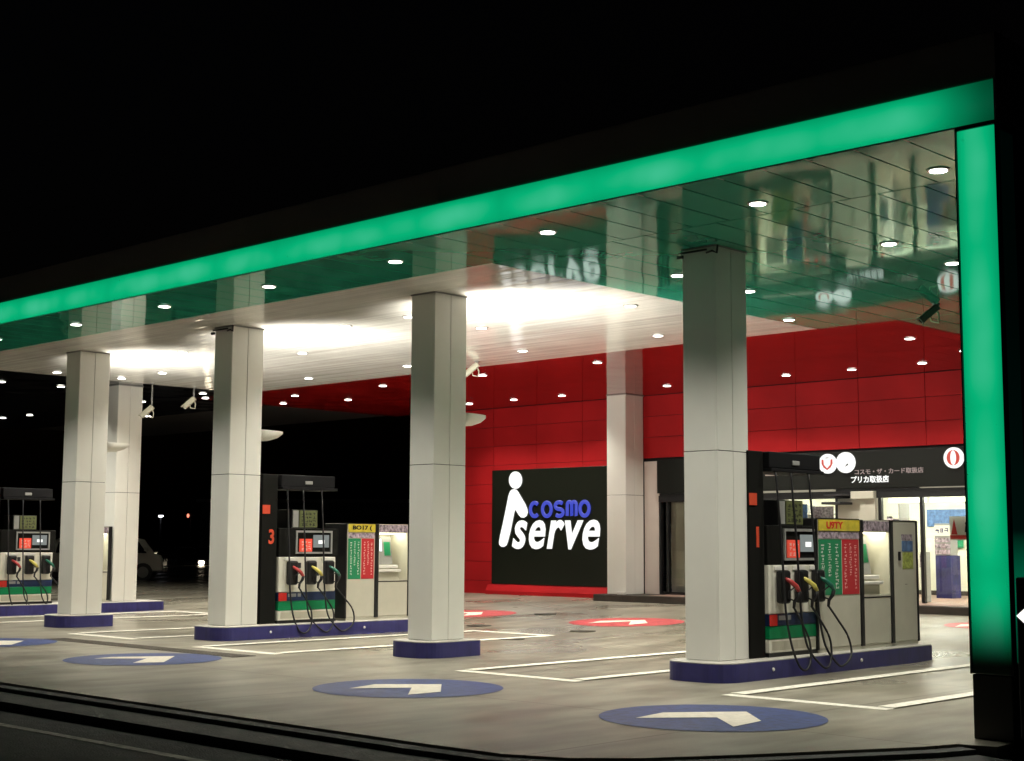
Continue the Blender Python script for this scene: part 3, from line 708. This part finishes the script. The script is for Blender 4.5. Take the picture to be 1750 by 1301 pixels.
# ------------------------------------------------------------ cctv cameras
def cctv(x, y, drop, label, m='ivory'):
    t = thing('security_camera', label, 'camera', (x, y, H), 'security cameras hanging from the canopy ceiling')
    k = MB(); k.cyl((0, 0), .05, -.015, 0, n=16).cyl((0, 0), .016, -drop, -.01, n=10); k.build('pole', 'grey', t)
    k = MB(); d = Vector((-.57, -.50, -.65)).normalized(); c = Vector((-.06, -.05, -drop-.02))
    k.box(-.046, .046, -.17, .14, -.042, .042, .012); k.box(-.054, .054, -.20, .13, .043, .053, .003); b = k.build('housing', m, t)
    q = d.to_track_quat('-Y', 'Z'); b.rotation_mode = 'QUATERNION'; b.rotation_quaternion = q; b.location = c
    k = MB(); k.cyl((0, 0), .032, -.176, -.171, 'y', 14); k.build('lens', 'blackgloss', b)
    k = MB(); k.tube([(0, 0, -drop+.05), (.03, .03, -drop-.06), (.02, .02, -drop-.15), (-.05, -.045, -drop-.13), (-.06, -.05, -drop-.05)], .012, 6); k.build('cable', 'ivory', t)
cctv(-20.5, 6.0, .55, 'security camera on a long pole right beside the far white column')
cctv(-20.5, 7.0, .30, 'pale security camera hanging in the dark left of the middle island column')
cctv(-13.03, 7.83, .12, 'pale security camera under the red ceiling right of the centre column')
cctv(-4.07, 7.51, .10, 'dark green security camera under the green ceiling near the lit pillar', 'camgreen')

# ------------------------------------------------------------ shop building
YB = 14.534
sh = thing('shop_building', 'filling station shop with red panelled walls, black sign band and bright windows', 'building', (-11, 18, .2)); SO = (-11, 18, .2)
def sp(mb, name, m, par=None): return mb.build(name, m, par or sh, SO)
SX = [-22.05, -20.55]+[-19.15+1.4*i for i in range(0, 14)]+[.2]
SZ = [4.595-.4525*i for i in range(0, 10)]+[.19]
k = MB()
for i in range(len(SX)-1):
    for j in range(len(SZ)-1):
        x0, x1, z1, z0 = SX[i], SX[i+1], SZ[j], SZ[j+1]
        xm = (x0+x1)/2
        if xm > -15.7+.1 and z0 < 3.2: continue
        if -19.15 < xm < -15.7 and z1 < 3.2 and z0 > .45: continue
        x1_ = min(x1, -14.6) if False else x1
        k.box(x0+.004, x1_-.004, YB, YB+.03, z0+.004, z1-.004, .003, 1)
sp(k, 'red_cladding', 'red')
k = MB(); k.box(-22.03, -14.19, YB+.031, YB+.12, .15, 4.62).box(-14.19, .2, YB+.031, YB+.12, 3.0, 4.62).box(-22.03, -21.9, YB+.12, 22, .15, 4.62)
sp(k, 'wall_backing', 'seam')
k = MB(); k.prism([(YB-.14, .17), (YB-.14, .30), (YB-.06, .445), (YB-.001, .445), (YB-.001, .17)], -19.25, -15.2, 'x'); sp(k, 'red_plinth', 'red')
k = MB(); k.box(-22.05, -19.26, YB-.03, YB+.03, .1, .185); sp(k, 'plinth_gap', 'kerb')
k = MB(); k.box(-14.588, -14.17, YB+.001, YB+.1, .34, 3.17); sp(k, 'white_wall', 'wallwhite')
k = MB(); k.box(-15.25, .2, 13.60, 22, .0, .34, .01); sp(k, 'step', 'kerb')
k = MB(); k.box(-13.9, .2, 13.75, 21.9, .341, .345); sp(k, 'shop_floor', 'floortile')
# sign band
k = MB(); k.box(-14.17, .2, YB-.10, YB+.03, 2.475, 3.185, .006); sp(k, 'sign_band', 'band')
k = MB(); k.box(-11.55, -9.87, YB-.11, YB-.02, 2.43, 2.468).box(-8.05, .2, YB-.11, YB-.02, 2.455, 2.472); sp(k, 'light_trim', emis('lit trim', (.55, .50, .36), .55))
k = MB(); k.box(-14.17, .2, YB-.05, YB+.03, 2.29, 2.426, .004).box(-14.17, .2, YB-.015, YB+.03, 2.427, 2.474)
for x in (-14.17, -13.98, -11.72, -9.88, -8.95, -8.10, -6.9, -5.8, -4.7): k.box(x, x+.06, YB-.04, YB+.05, .345, 2.289, .004, 1)
k.box(-14.1, -11.7, YB-.04, YB+.05, .345, .40).box(-11.65, -9.9, YB-.04, YB+.05, .345, .60)
sp(k, 'window_frame', 'black')
for x0, x1 in ((-13.92, -11.73), (-11.66, -9.89), (-8.89, -8.11), (-8.04, -6.91), (-6.84, -5.81), (-5.74, -4.71)):
    k = MB(); k.box(x0, x1, YB, YB+.008, .41 if x1 < -9 else .35, 2.288); sp(k, 'window', 'glass')
k = MB()
for i in range(18): k.prism([(-13.86+i*.12, YB+.14), (-13.76+i*.12, YB+.17), (-13.755+i*.12, YB+.165), (-13.855+i*.12, YB+.135)], .40, 2.28)
sp(k, 'blind', 'blind')
k = MB(); k.box(-14.1, -11.75, YB+.3, YB+.34, .35, 2.4); sp(k, 'dark_partition', 'blind')
k = MB(); k.box(-9.82, -8.96, YB-.04, YB+.3, .35, 2.288, .004); k.box(-9.47, -8.98, YB-.16, YB-.04, 2.27, 2.42, .01); k.box(-9.30, -8.98, YB-.10, YB-.04, .35, 2.268, .006); sp(k, 'entrance_pier', 'cabwhite')
k = MB(); k.box(-9.9, -9.5, YB-.5, YB-.02, 2.17, 2.215, .005).box(-9.9, -9.5, YB-.42, YB-.02, 2.33, 2.36, .005); sp(k, 'entrance_hood', 'darkgrey')
# interior
k = MB(); k.box(-12.2, .1, 18.9, 19.0, .345, 2.55).box(-12.3, -12.2, 14.7, 19, .345, 2.55); sp(k, 'interior_wall', 'cream')
k = MB(); k.box(-12.2, .1, 18.86, 18.899, .346, .44); sp(k, 'skirting', 'kerb')
k = MB(); k.box(-12.3, .1, 14.7, 19.0, 2.56, 2.6); sp(k, 'interior_ceiling', 'cream')
k = MB(); k.box(-22, .25, 14.66, 22, 4.63, 4.8); sp(k, 'roof', 'seam')
for i in range(7):
    x = -11.6+i*1.55
    k = MB(); k.box(x, x+1.2, 15.6, 15.75, 2.50, 2.555, .006); lt = k.build('tube_light', 'e_shop', None, (x, 15.6, 2.5)); lt.location = (x, 15.6, 2.5)
    tag(lt, 'long ceiling tube light inside the shop behind the glass', 'ceiling light', 'tube lights inside the shop')
for i in range(7):
    x = -11.6+i*1.55
    c = lt.copy(); col.objects.link(c); c.location = (x, 17.4, 2.5)
for x0, x1, z, lb in ((-8.86, -8.12, 2.235, 'bright light strip above the left glass door of the shop'), (-8.02, -6.95, 2.235, 'bright light strip above the glass door next to the green pillar')):
    k = MB(); k.box(x0, x1, YB+.2, YB+.28, z-.03, z+.045, .004); o = k.build('light_strip', 'e_tube', None, (x0, YB+.2, z)); o.location = (x0, YB+.2, z); tag(o, lb, 'lamp', 'light strips over the doors')
def simple(name, m, box, label, cat, grp=None, bev=.006):
    x0, x1, y0, y1, z0, z1 = box; off = ((x0+x1)/2, y0, z0)
    k = MB(); k.box(*box, bev); o = k.build(name, m, None, off); o.location = off; return tag(o, label, cat, grp)
o = simple('brochure_stand', 'violet', (-9.22, -8.88, 17.2, 17.6, .345, 1.20), 'tall blue stand with brochures inside the shop, seen through the glass door', 'brochure stand')
k = MB()
for i in range(4):
    for j in range(3): k.box(-.16+i*.083, -.085+i*.083, -.03, -.004, .88+j*.12, .97+j*.12)
k.build('brochures', 'postermix', o); k = MB(); k.box(-.17, .17, .001, .3, .856, 1.50); k.build('rack', 'grey', o)
k = MB(); k.box(-.165, .165, -.02, .0, 1.25, 1.46); q = k.build('header_card', 'paper', o)
k = MB(); k.glyphs(-.15, .15, 1.29, 1.43, -.026, -.02, 'y', 3, 1, 3); k.build('header_lettering', 'violet', q)
o = simple('wall_poster', 'posterblue', (-10.25, -9.25, 18.84, 18.85, 1.80, 2.17), 'wide blue picture high on the wall inside the shop', 'poster')
o = simple('wall_poster', 'postergreen', (-9.75, -9.42, 18.84, 18.85, 1.35, 1.72), 'small green poster on the cream wall inside the shop', 'poster')
o = simple('warning_sign', 'paper', (-7.56, -7.10, YB+.05, YB+.06, 1.50, 1.93), 'white notice with a red cone and red bar on the shop door glass', 'sign', bev=0)
k = MB(); k.prism([(-.20, .1), (-.08, .1), (-.14, .38)], -.006, -.001, 'y'); k.build('cone_symbol', 'redpaint', o)
k = MB(); k.box(-.22, .22, -.006, -.001, .02, .09); k.build('red_bar', 'redpaint', o)
k = MB(); k.cyl((.1, .30), .03, -.006, -.001, 'y', 12).prism([(.06, .14), (.14, .14), (.12, .27), (.08, .27)], -.006, -.001, 'y'); k.build('figure_symbol', 'darkgrey', o)
o = simple('leaflet_holder', 'grey', (-8.38, -8.28, 15.0, 15.2, .345, 1.28), 'narrow grey leaflet holder standing between the glass doors', 'stand')
k = MB(); k.box(-.045, .045, -.03, -.001, .65, .9); k.build('leaflets', 'postermix', o)
o = simple('counter', 'cream', (-8.72, -5.0, 17.6, 18.2, .345, 1.30), 'cream sales counter inside the shop beside the brochure stand', 'counter')
k = MB(); k.box(-1.88, 1.88, -.04, .64, .956, .99, .01); k.build('counter_top', 'grey', o)
for j, (x, w, z, h, m_) in enumerate(((-11.45, .42, 1.5, .7, 'paper'), (-10.95, .36, 1.25, .95, 'posterblue'), (-10.5, .5, 1.45, .7, 'postermix'), (-11.3, .5, .6, .75, 'posteryg'), (-10.4, .5, .6, .7, 'paper'))):
    simple('window_poster', m_, (x, x+w, YB+.10, YB+.105, z, z+h), ['large white notice', 'tall blue poster', 'patterned photo poster', 'yellow green poster', 'low white notice'][j]+' in the shop window behind the right pump', 'poster', 'posters in the shop window', 0)
o = simple('wall_poster', 'postermix', (-8.35, -7.75, 18.84, 18.85, 1.95, 2.3), 'small mixed coloured picture on the shop wall right of the blue one', 'poster')
o = simple('wall_poster', 'posteryg', (-8.75, -8.45, 18.84, 18.85, 1.9, 2.2), 'yellow green notice on the cream shop wall', 'poster')
o = simple('snack_rack', 'paper', (-10.2, -9.75, 16.4, 16.8, .345, 1.55), 'white rack with mixed goods just inside the left glass door', 'rack')
k = MB()
for i in range(4):
    for j in range(4): k.box(-.20+i*.10, -.115+i*.10, -.03, -.004, .25+j*.24, .42+j*.24)
k.build('goods', 'postermix', o)
t = thing('wall_shelf', 'wall shelf full of small goods behind the counter, beside the green pillar', 'shelf', (-8.0, 18.6, 1.5))
k = MB()
for z in (0, .35, .7): k.box(-.9, 2.4, -.1, .2, z, z+.025)
k.build('board', 'grey', t)
for m_, sd in (('postermix', 1), ('posterred', 2), ('posterblue', 3), ('paper', 4)):
    rd = random.Random(sd); k = MB()
    for z in (.026, .376):
        for i in range(9):
            x = -.85+i*.36+sd*.075; k.box(x, x+rd.uniform(.05, .07), -.08, .1, z, z+rd.uniform(.12, .28))
    k.build('goods', m_, t)
simple('door_notice', 'posterblue', (-8.80, -8.62, YB+.02, YB+.025, 1.30, 1.62), 'small blue notice stuck inside the left glass door', 'notice', 'notices on the glass doors', 0)
simple('door_notice', 'paper', (-8.36, -8.20, YB+.02, YB+.025, 1.62, 1.86), 'small white notice high inside the left glass door', 'notice', 'notices on the glass doors', 0)
simple('door_notice', 'postergreen', (-8.34, -8.22, YB+.02, YB+.025, 1.38, 1.58), 'small green notice under the white one on the left glass door', 'notice', 'notices on the glass doors', 0)
t = thing('shelf_unit', 'stocked shelf unit inside the shop behind the window posters', 'shelf', (-11, 17, .345))
for z in (0.1, .5, .9, 1.3, 1.7):
    k = MB(); k.box(-1, 1.2, -.2, .2, z, z+.03); k.build('shelf', 'paper', t)
k = MB()
for z in (.13, .53, .93, 1.33):
    x = -.95
    while x < 1.1:
        w = random.uniform(.06, .16); k.box(x, x+w*.85, -.15, .1, z, z+random.uniform(.15, .32)); x += w
k.build('goods', 'postermix', t)
k = MB()
for z in (.13, .53, .93, 1.33):
    x = -.9
    while x < 1.05:
        w = random.uniform(.08, .16); k.box(x, x+w*.8, -.19, -.155, z, z+random.uniform(.12, .26)); x += w*random.uniform(1.2, 3)
k.build('boxes', 'posterred', t); k = MB(); k.box(-1.03, -1, -.2, .2, 0, 1.9).box(1.2, 1.23, -.2, .2, 0, 1.9); k.build('upright', 'grey', t)

# black wall sign
t = thing('wall_sign', 'big black wall sign with a lit white figure, blue COSMO and white serve lettering', 'sign', (-17.4, YB, .46)); WO = (-17.4, YB, .46)
k = MB(); k.box(-19.14, -15.45, YB-.05, YB-.001, .462, 3.115, .006); k.build('board', mat('sign board black', (.010, .012, .008), .25), t, WO)
YS = YB-.05
def zpx(px, py): # sign drawing grid measured on the board: 843..1033 px wide
    return (-19.15+(px-843)*3.47/192, None)
def W2(cx, cy):   # crop6 coordinates (scale .2459, origin 780,740) -> board x,z
    px, py = 780+cx*.2459, 740+cy*.2459
    x = -19.15+(px-843)*(3.47/192.)
    top = 805-(px-843)*8/192.; bot = 999+(px-843)*3/192.
    z = 3.115+(py-top)/(bot-top)*(.46-3.115)
    return x, z
k = MB(); pts = []
x0, z0 = W2(434, 331)
for i in range(40):
    a = 2*math.pi*i/40; pts.append(W2(434+46*math.cos(a), 331-61*math.sin(a)))
k.prism(pts[::-1], YS-.03, YS, 'y', .006); k.build('figure_head', 'e_white', t, WO)
body = [(424, 394), (440, 398), (452, 412), (476, 452), (505, 500), (519, 535), (521, 560), (512, 582), (495, 594), (476, 592), (460, 575), (440, 545), (432, 535), (424, 560), (412, 620), (398, 690), (378, 765), (368, 788), (352, 798),
        (334, 797), (320, 784), (317, 765), (326, 715), (345, 635), (365, 540), (385, 440), (396, 410), (408, 398)]
k = MB(); k.prism([W2(*p) for p in body], YS-.03, YS, 'y', .006); k.build('figure_body', 'e_white', t, WO)
x0, z0 = W2(530, 600); x1, z1 = W2(955, 585); zt = W2(740, 468)[1]
def neon(paths, r, depth, m, name, par, off):
    cu = bpy.data.curves.new(name, 'CURVE'); cu.dimensions = '3D'; cu.bevel_depth = r; cu.bevel_resolution = 3; cu.use_fill_caps = True
    for pts, cyc in paths:
        sp_ = cu.splines.new('POLY'); sp_.points.add(len(pts)-1); sp_.use_cyclic_u = cyc
        for q, p in zip(sp_.points, pts): q.co = (p[0], 0, p[1], 1)
    t_ = bpy.data.objects.new('tmp', cu); col.objects.link(t_); dg = bpy.context.evaluated_depsgraph_get(); dg.update()
    me = bpy.data.meshes.new_from_object(t_.evaluated_get(dg)); bpy.data.objects.remove(t_); bpy.data.curves.remove(cu)
    for v in me.vertices: v.co.y *= depth/r
    me.transform(Matrix.Translation(off)); me.name = name; me.materials.clear(); me.materials.append(M[m])
    o = bpy.data.objects.new(name, me); col.objects.link(o); o.parent = par; return o
x0, z0 = W2(530, 598); x1, z1 = W2(955, 585); zt = W2(740, 470)[1]
hh = zt-z0; ww = (x1-x0)/5; r_ = .047
def arc(cx, cz, rx, rz, a0, a1, n=14): return [(cx+rx*math.cos(R(a0+(a1-a0)*i/n)), cz+rz*math.sin(R(a0+(a1-a0)*i/n))) for i in range(n+1)]
lx = ww*.5-r_-.008; lz = hh*.5-r_; cz = hh*.5
sup = [(arc(ww*.5, cz, lx, lz, 48, 312), False), (arc(ww*1.5, cz, lx, lz, 0, 352, 22), True),
       (arc(ww*2.5, cz+lz*.5, lx*.9, lz*.5, 40, 250, 9)+arc(ww*2.5, cz-lz*.5, lx*.9, lz*.5, 70, -140, 9), False),
       ([(ww*3.5-lx, r_)]+arc(ww*3.5-lx*.5, hh-r_-lz*.35, lx*.5, lz*.35, 180, 0, 8)+[(ww*3.5, r_), (ww*3.5, hh-r_-lz*.35)]+arc(ww*3.5+lx*.5, hh-r_-lz*.35, lx*.5, lz*.35, 180, 0, 8)[1:]+[(ww*3.5+lx, r_)], False),
       (arc(ww*4.5, cz, lx, lz, 0, 352, 22), True)]
for i_, (pth, cyc) in enumerate(sup):
    neon([([(p[0], p[1]) for p in pth], cyc)], r_, .02, 'e_blue', 'letter', t, Vector((x0, YS-.02, z0))-Vector(WO))
x0, z0 = W2(412, 812); x1, _ = W2(1012, 812); zt = W2(700, 608)[1]
c = text('lettering', 'serve', 1.2, 'e_white', (x0, YS-.012, z0+.0), '-y', None, .012, .024, shear=.25, width=x1-x0, height=zt-z0, spacing=1.12); c.data.transform(Matrix.Translation(-Vector(WO))); c.parent = t

# round signs and lettering on the band
YD = YB-.10
def rsign(x, z, r, label, kind):
    t = thing('round_sign', label, 'sign', (x, YD, z), 'round lit signs on the black band')
    k = MB(); k.cyl((0, 0), r, -.05, -.001, 'y', 40); k.build('disc', 'e_white', t)
    if kind == 'leaf':
        for s in (-1, 1):
            k = MB(); o_ = []; i_ = []
            for i in range(13):
                u = -1+2*i/12; zz = u*r*.72; o_.append((s*r*.66*math.sqrt(max(0, 1-u*u*.95)), zz)); i_.append((s*r*.30*(1-u*u)**.5 if abs(u) < 1 else 0, zz))
            k.prism(o_+i_[::-1], -.056, -.0505, 'y'); k.build('emblem', 'e_red', t)
    elif kind == 'shield':
        for s in (-1, 1):
            k = MB(); k.prism([(s*r*.62, r*.45), (s*r*.42, r*.40), (s*r*.38, -r*.1), (0, -r*.48), (0, -r*.66), (s*r*.42, -r*.38), (s*r*.64, -r*.0)], -.056, -.0505, 'y'); k.build('emblem', 'e_red', t)
        k = MB(); k.box(-r*.2, r*.2, -.056, -.0505, r*.55, r*.62); k.build('mark', 'seam', t)
    else:
        k = MB(); k.prism([(0, -r*.42), (r*.35, -r*.22), (r*.30, -r*.1), (r*.12, -r*.22)], -.056, -.0505, 'y'); k.build('mark', 'seam', t)
rsign(-9.97, 2.965, .19, 'lit white round sign with a red shield emblem, left of the pair above the shop', 'shield')
rsign(-9.575, 2.975, .20, 'lit plain white round sign, right of the pair above the shop', 'plain')
rsign(-7.35, 2.985, .19, 'lit white round sign with two red curved leaves, next to the green pillar', 'leaf')
o = text('band_lettering', 'コスモ・ザ・カード取扱店', .12, 'e_pink', (-9.40, YD-.004, 2.735), '-y', None, .004, .0015, width=1.43, height=.105)
tag(o, 'small dim pinkish Japanese lettering on the black band above the shop doors', 'lettering')
o = text('band_lettering', 'プリカ取扱店', .14, 'e_white', (-9.48, YD-.004, 2.575), '-y', None, .004, .003, width=.80, height=.135)
tag(o, 'bright white Japanese lettering on the black band, below the round signs', 'lettering')
k = MB()
for i, (a, b) in enumerate(((-11.42, -11.05), (-11.02, -10.62), (-10.6, -10.22))): k.box(a, b, YD-.01, YD-.001, 2.77, 2.85)
tag(k.build('lit_panel', emis('dim warm panel', (.40, .30, .24), 1)), 'dim pinkish lit strip on the black band seen past the right pump', 'sign')
simple('floor_lamp', 'paper', (-14.75, -14.55, 13.78, 13.86, .34, .40), 'small white box at the foot of the column on the dark step', 'box', bev=.01)

# ------------------------------------------------------------ far background
def car(loc, rz, paint, label, lit):
    t = thing('parked_car', label, 'car', loc, None, rz)   # front towards +x
    prof = [(-1.62, .28), (-1.68, .5), (-1.66, .85), (-1.56, 1.24), (-1.45, 1.30), (.95, 1.31), (1.10, 1.27), (1.40, .86), (1.60, .80), (1.67, .66), (1.68, .30)]
    def bar(x): return x
    k = MB(); k.prism(prof, -.72, .72, 'y', .05); b = k.build('body', paint, t)
    k = MB()
    for s in (-1, 1):
        y0, y1 = sorted((s*.715, s*.727)); k.prism([(-1.52, .86), (-1.44, 1.20), (-.32, 1.22), (-.32, .86)], y0, y1, 'y'); k.prism([(-.26, .86), (-.26, 1.22), (.92, 1.22), (1.18, .86)], y0, y1, 'y')
    k.prism([(1.13, 1.22), (1.38, .88), (1.40, .90), (1.15, 1.24)], -.6, .6, 'y'); k.prism([(-1.655, .88), (-1.575, 1.2), (-1.59, 1.21), (-1.67, .88)], -.6, .6, 'y'); k.build('windows', 'carglass', t)
    for x in (-1.08, 1.08):
        for s in (-1, 1):
            y0, y1 = sorted((s*.60, s*.74)); k = MB(); k.cyl((x, .28), .28, y0, y1, 'y', 24); w = k.build('wheel', 'rubber', t)
            y0, y1 = sorted((s*.735, s*.748)); k = MB(); k.cyl((x, .28), .17, y0, y1, 'y', 16); k.build('rim', 'grey', w)
    for s in (-1, 1):
        k = MB(); k.box(1.60, 1.70, s*.52-.12, s*.52+.12, .60, .72, .03); k.build('headlight', 'e_head' if lit else 'chrome', t)
        k = MB(); k.box(-1.70, -1.64, s*.60-.08, s*.60+.08, .62, .88, .02); k.build('taillight', 'taillamp', t)
        k = MB(); k.box(1.10, 1.22, s*.80-.07, s*.80+.07, .92, 1.04, .03); k.build('mirror', paint, t)
    k = MB(); k.box(1.66, 1.70, -.6, .6, .36, .46, .01); k.build('bumper_trim', 'chrome', t)
    return t
car((-35.3, 14.1, gz(14)-.02), R(52), 'carwhite', 'pale boxy car parked in the dark beside the far white column', False)
car((-48.3, 26.5, -.13), R(-20), 'cardark', 'dark car with lit headlights far away between the left columns', True)
t = thing('street_lamp', 'distant street lamp, a small white point in the dark between the left columns', 'street lamp', (-103.4, 60, -.13))
k = MB(); k.tube([(0, 0, 0), (0, 0, 3.6)], .08); k.tube([(0, 0, 3.55), (.5, .3, 3.72)], .05); k.build('pole', 'darkgrey', t)
k = MB(); k.box(-.2, .2, -.12, .12, 3.6, 3.75, .02); k.build('lamp_head', 'e_street', t)
t = thing('traffic_light', 'distant red signal, a small reddish point in the dark between the left columns', 'traffic light', (-98.85, 60, -.13))
k = MB(); k.tube([(0, 0, 0), (0, 0, 3.9)], .08); k.build('pole', 'darkgrey', t)
k = MB(); k.box(-.5, .5, -.1, .1, 3.5, 3.85, .02); k.build('signal_box', 'black', t)
k = MB(); k.cyl((-.3, 3.68), .16, -.13, -.1, 'y', 16); k.build('red_lens', 'e_signalred', t)
t = thing('far_building', 'low dark building in the far background between the left columns', 'building', (-100, 78, -.13), rz=R(40))
k = MB(); k.box(-14, 14, 0, 8, 0, 5.2); k.build('wall', 'farwall', t); k = MB(); k.box(-14.3, 14.3, -.4, 8.3, 5.2, 5.5); k.build('roof', 'fascia', t)
for i in range(7):
    k = MB(); k.box(-12+i*3.6, -10.2+i*3.6, -.04, .02, 1.2, 2.8); k.build('window', 'carglass', t)
t = thing('far_lamp', 'small dim lamp bar hanging in the dark between the middle and centre columns', 'lamp', (-52.0, 50.0, 7.2))
k = MB(); k.box(-.45, .45, -.1, .1, 0, .12, .03); k.build('lamp_bar', emis('dim far lamp', (.35, .34, .3), 1), t, (0, 0, 0)); k = MB(); k.tube([(0, .05, .05), (0, .05, -7.33)], .06); k.build('pole', 'black', t)
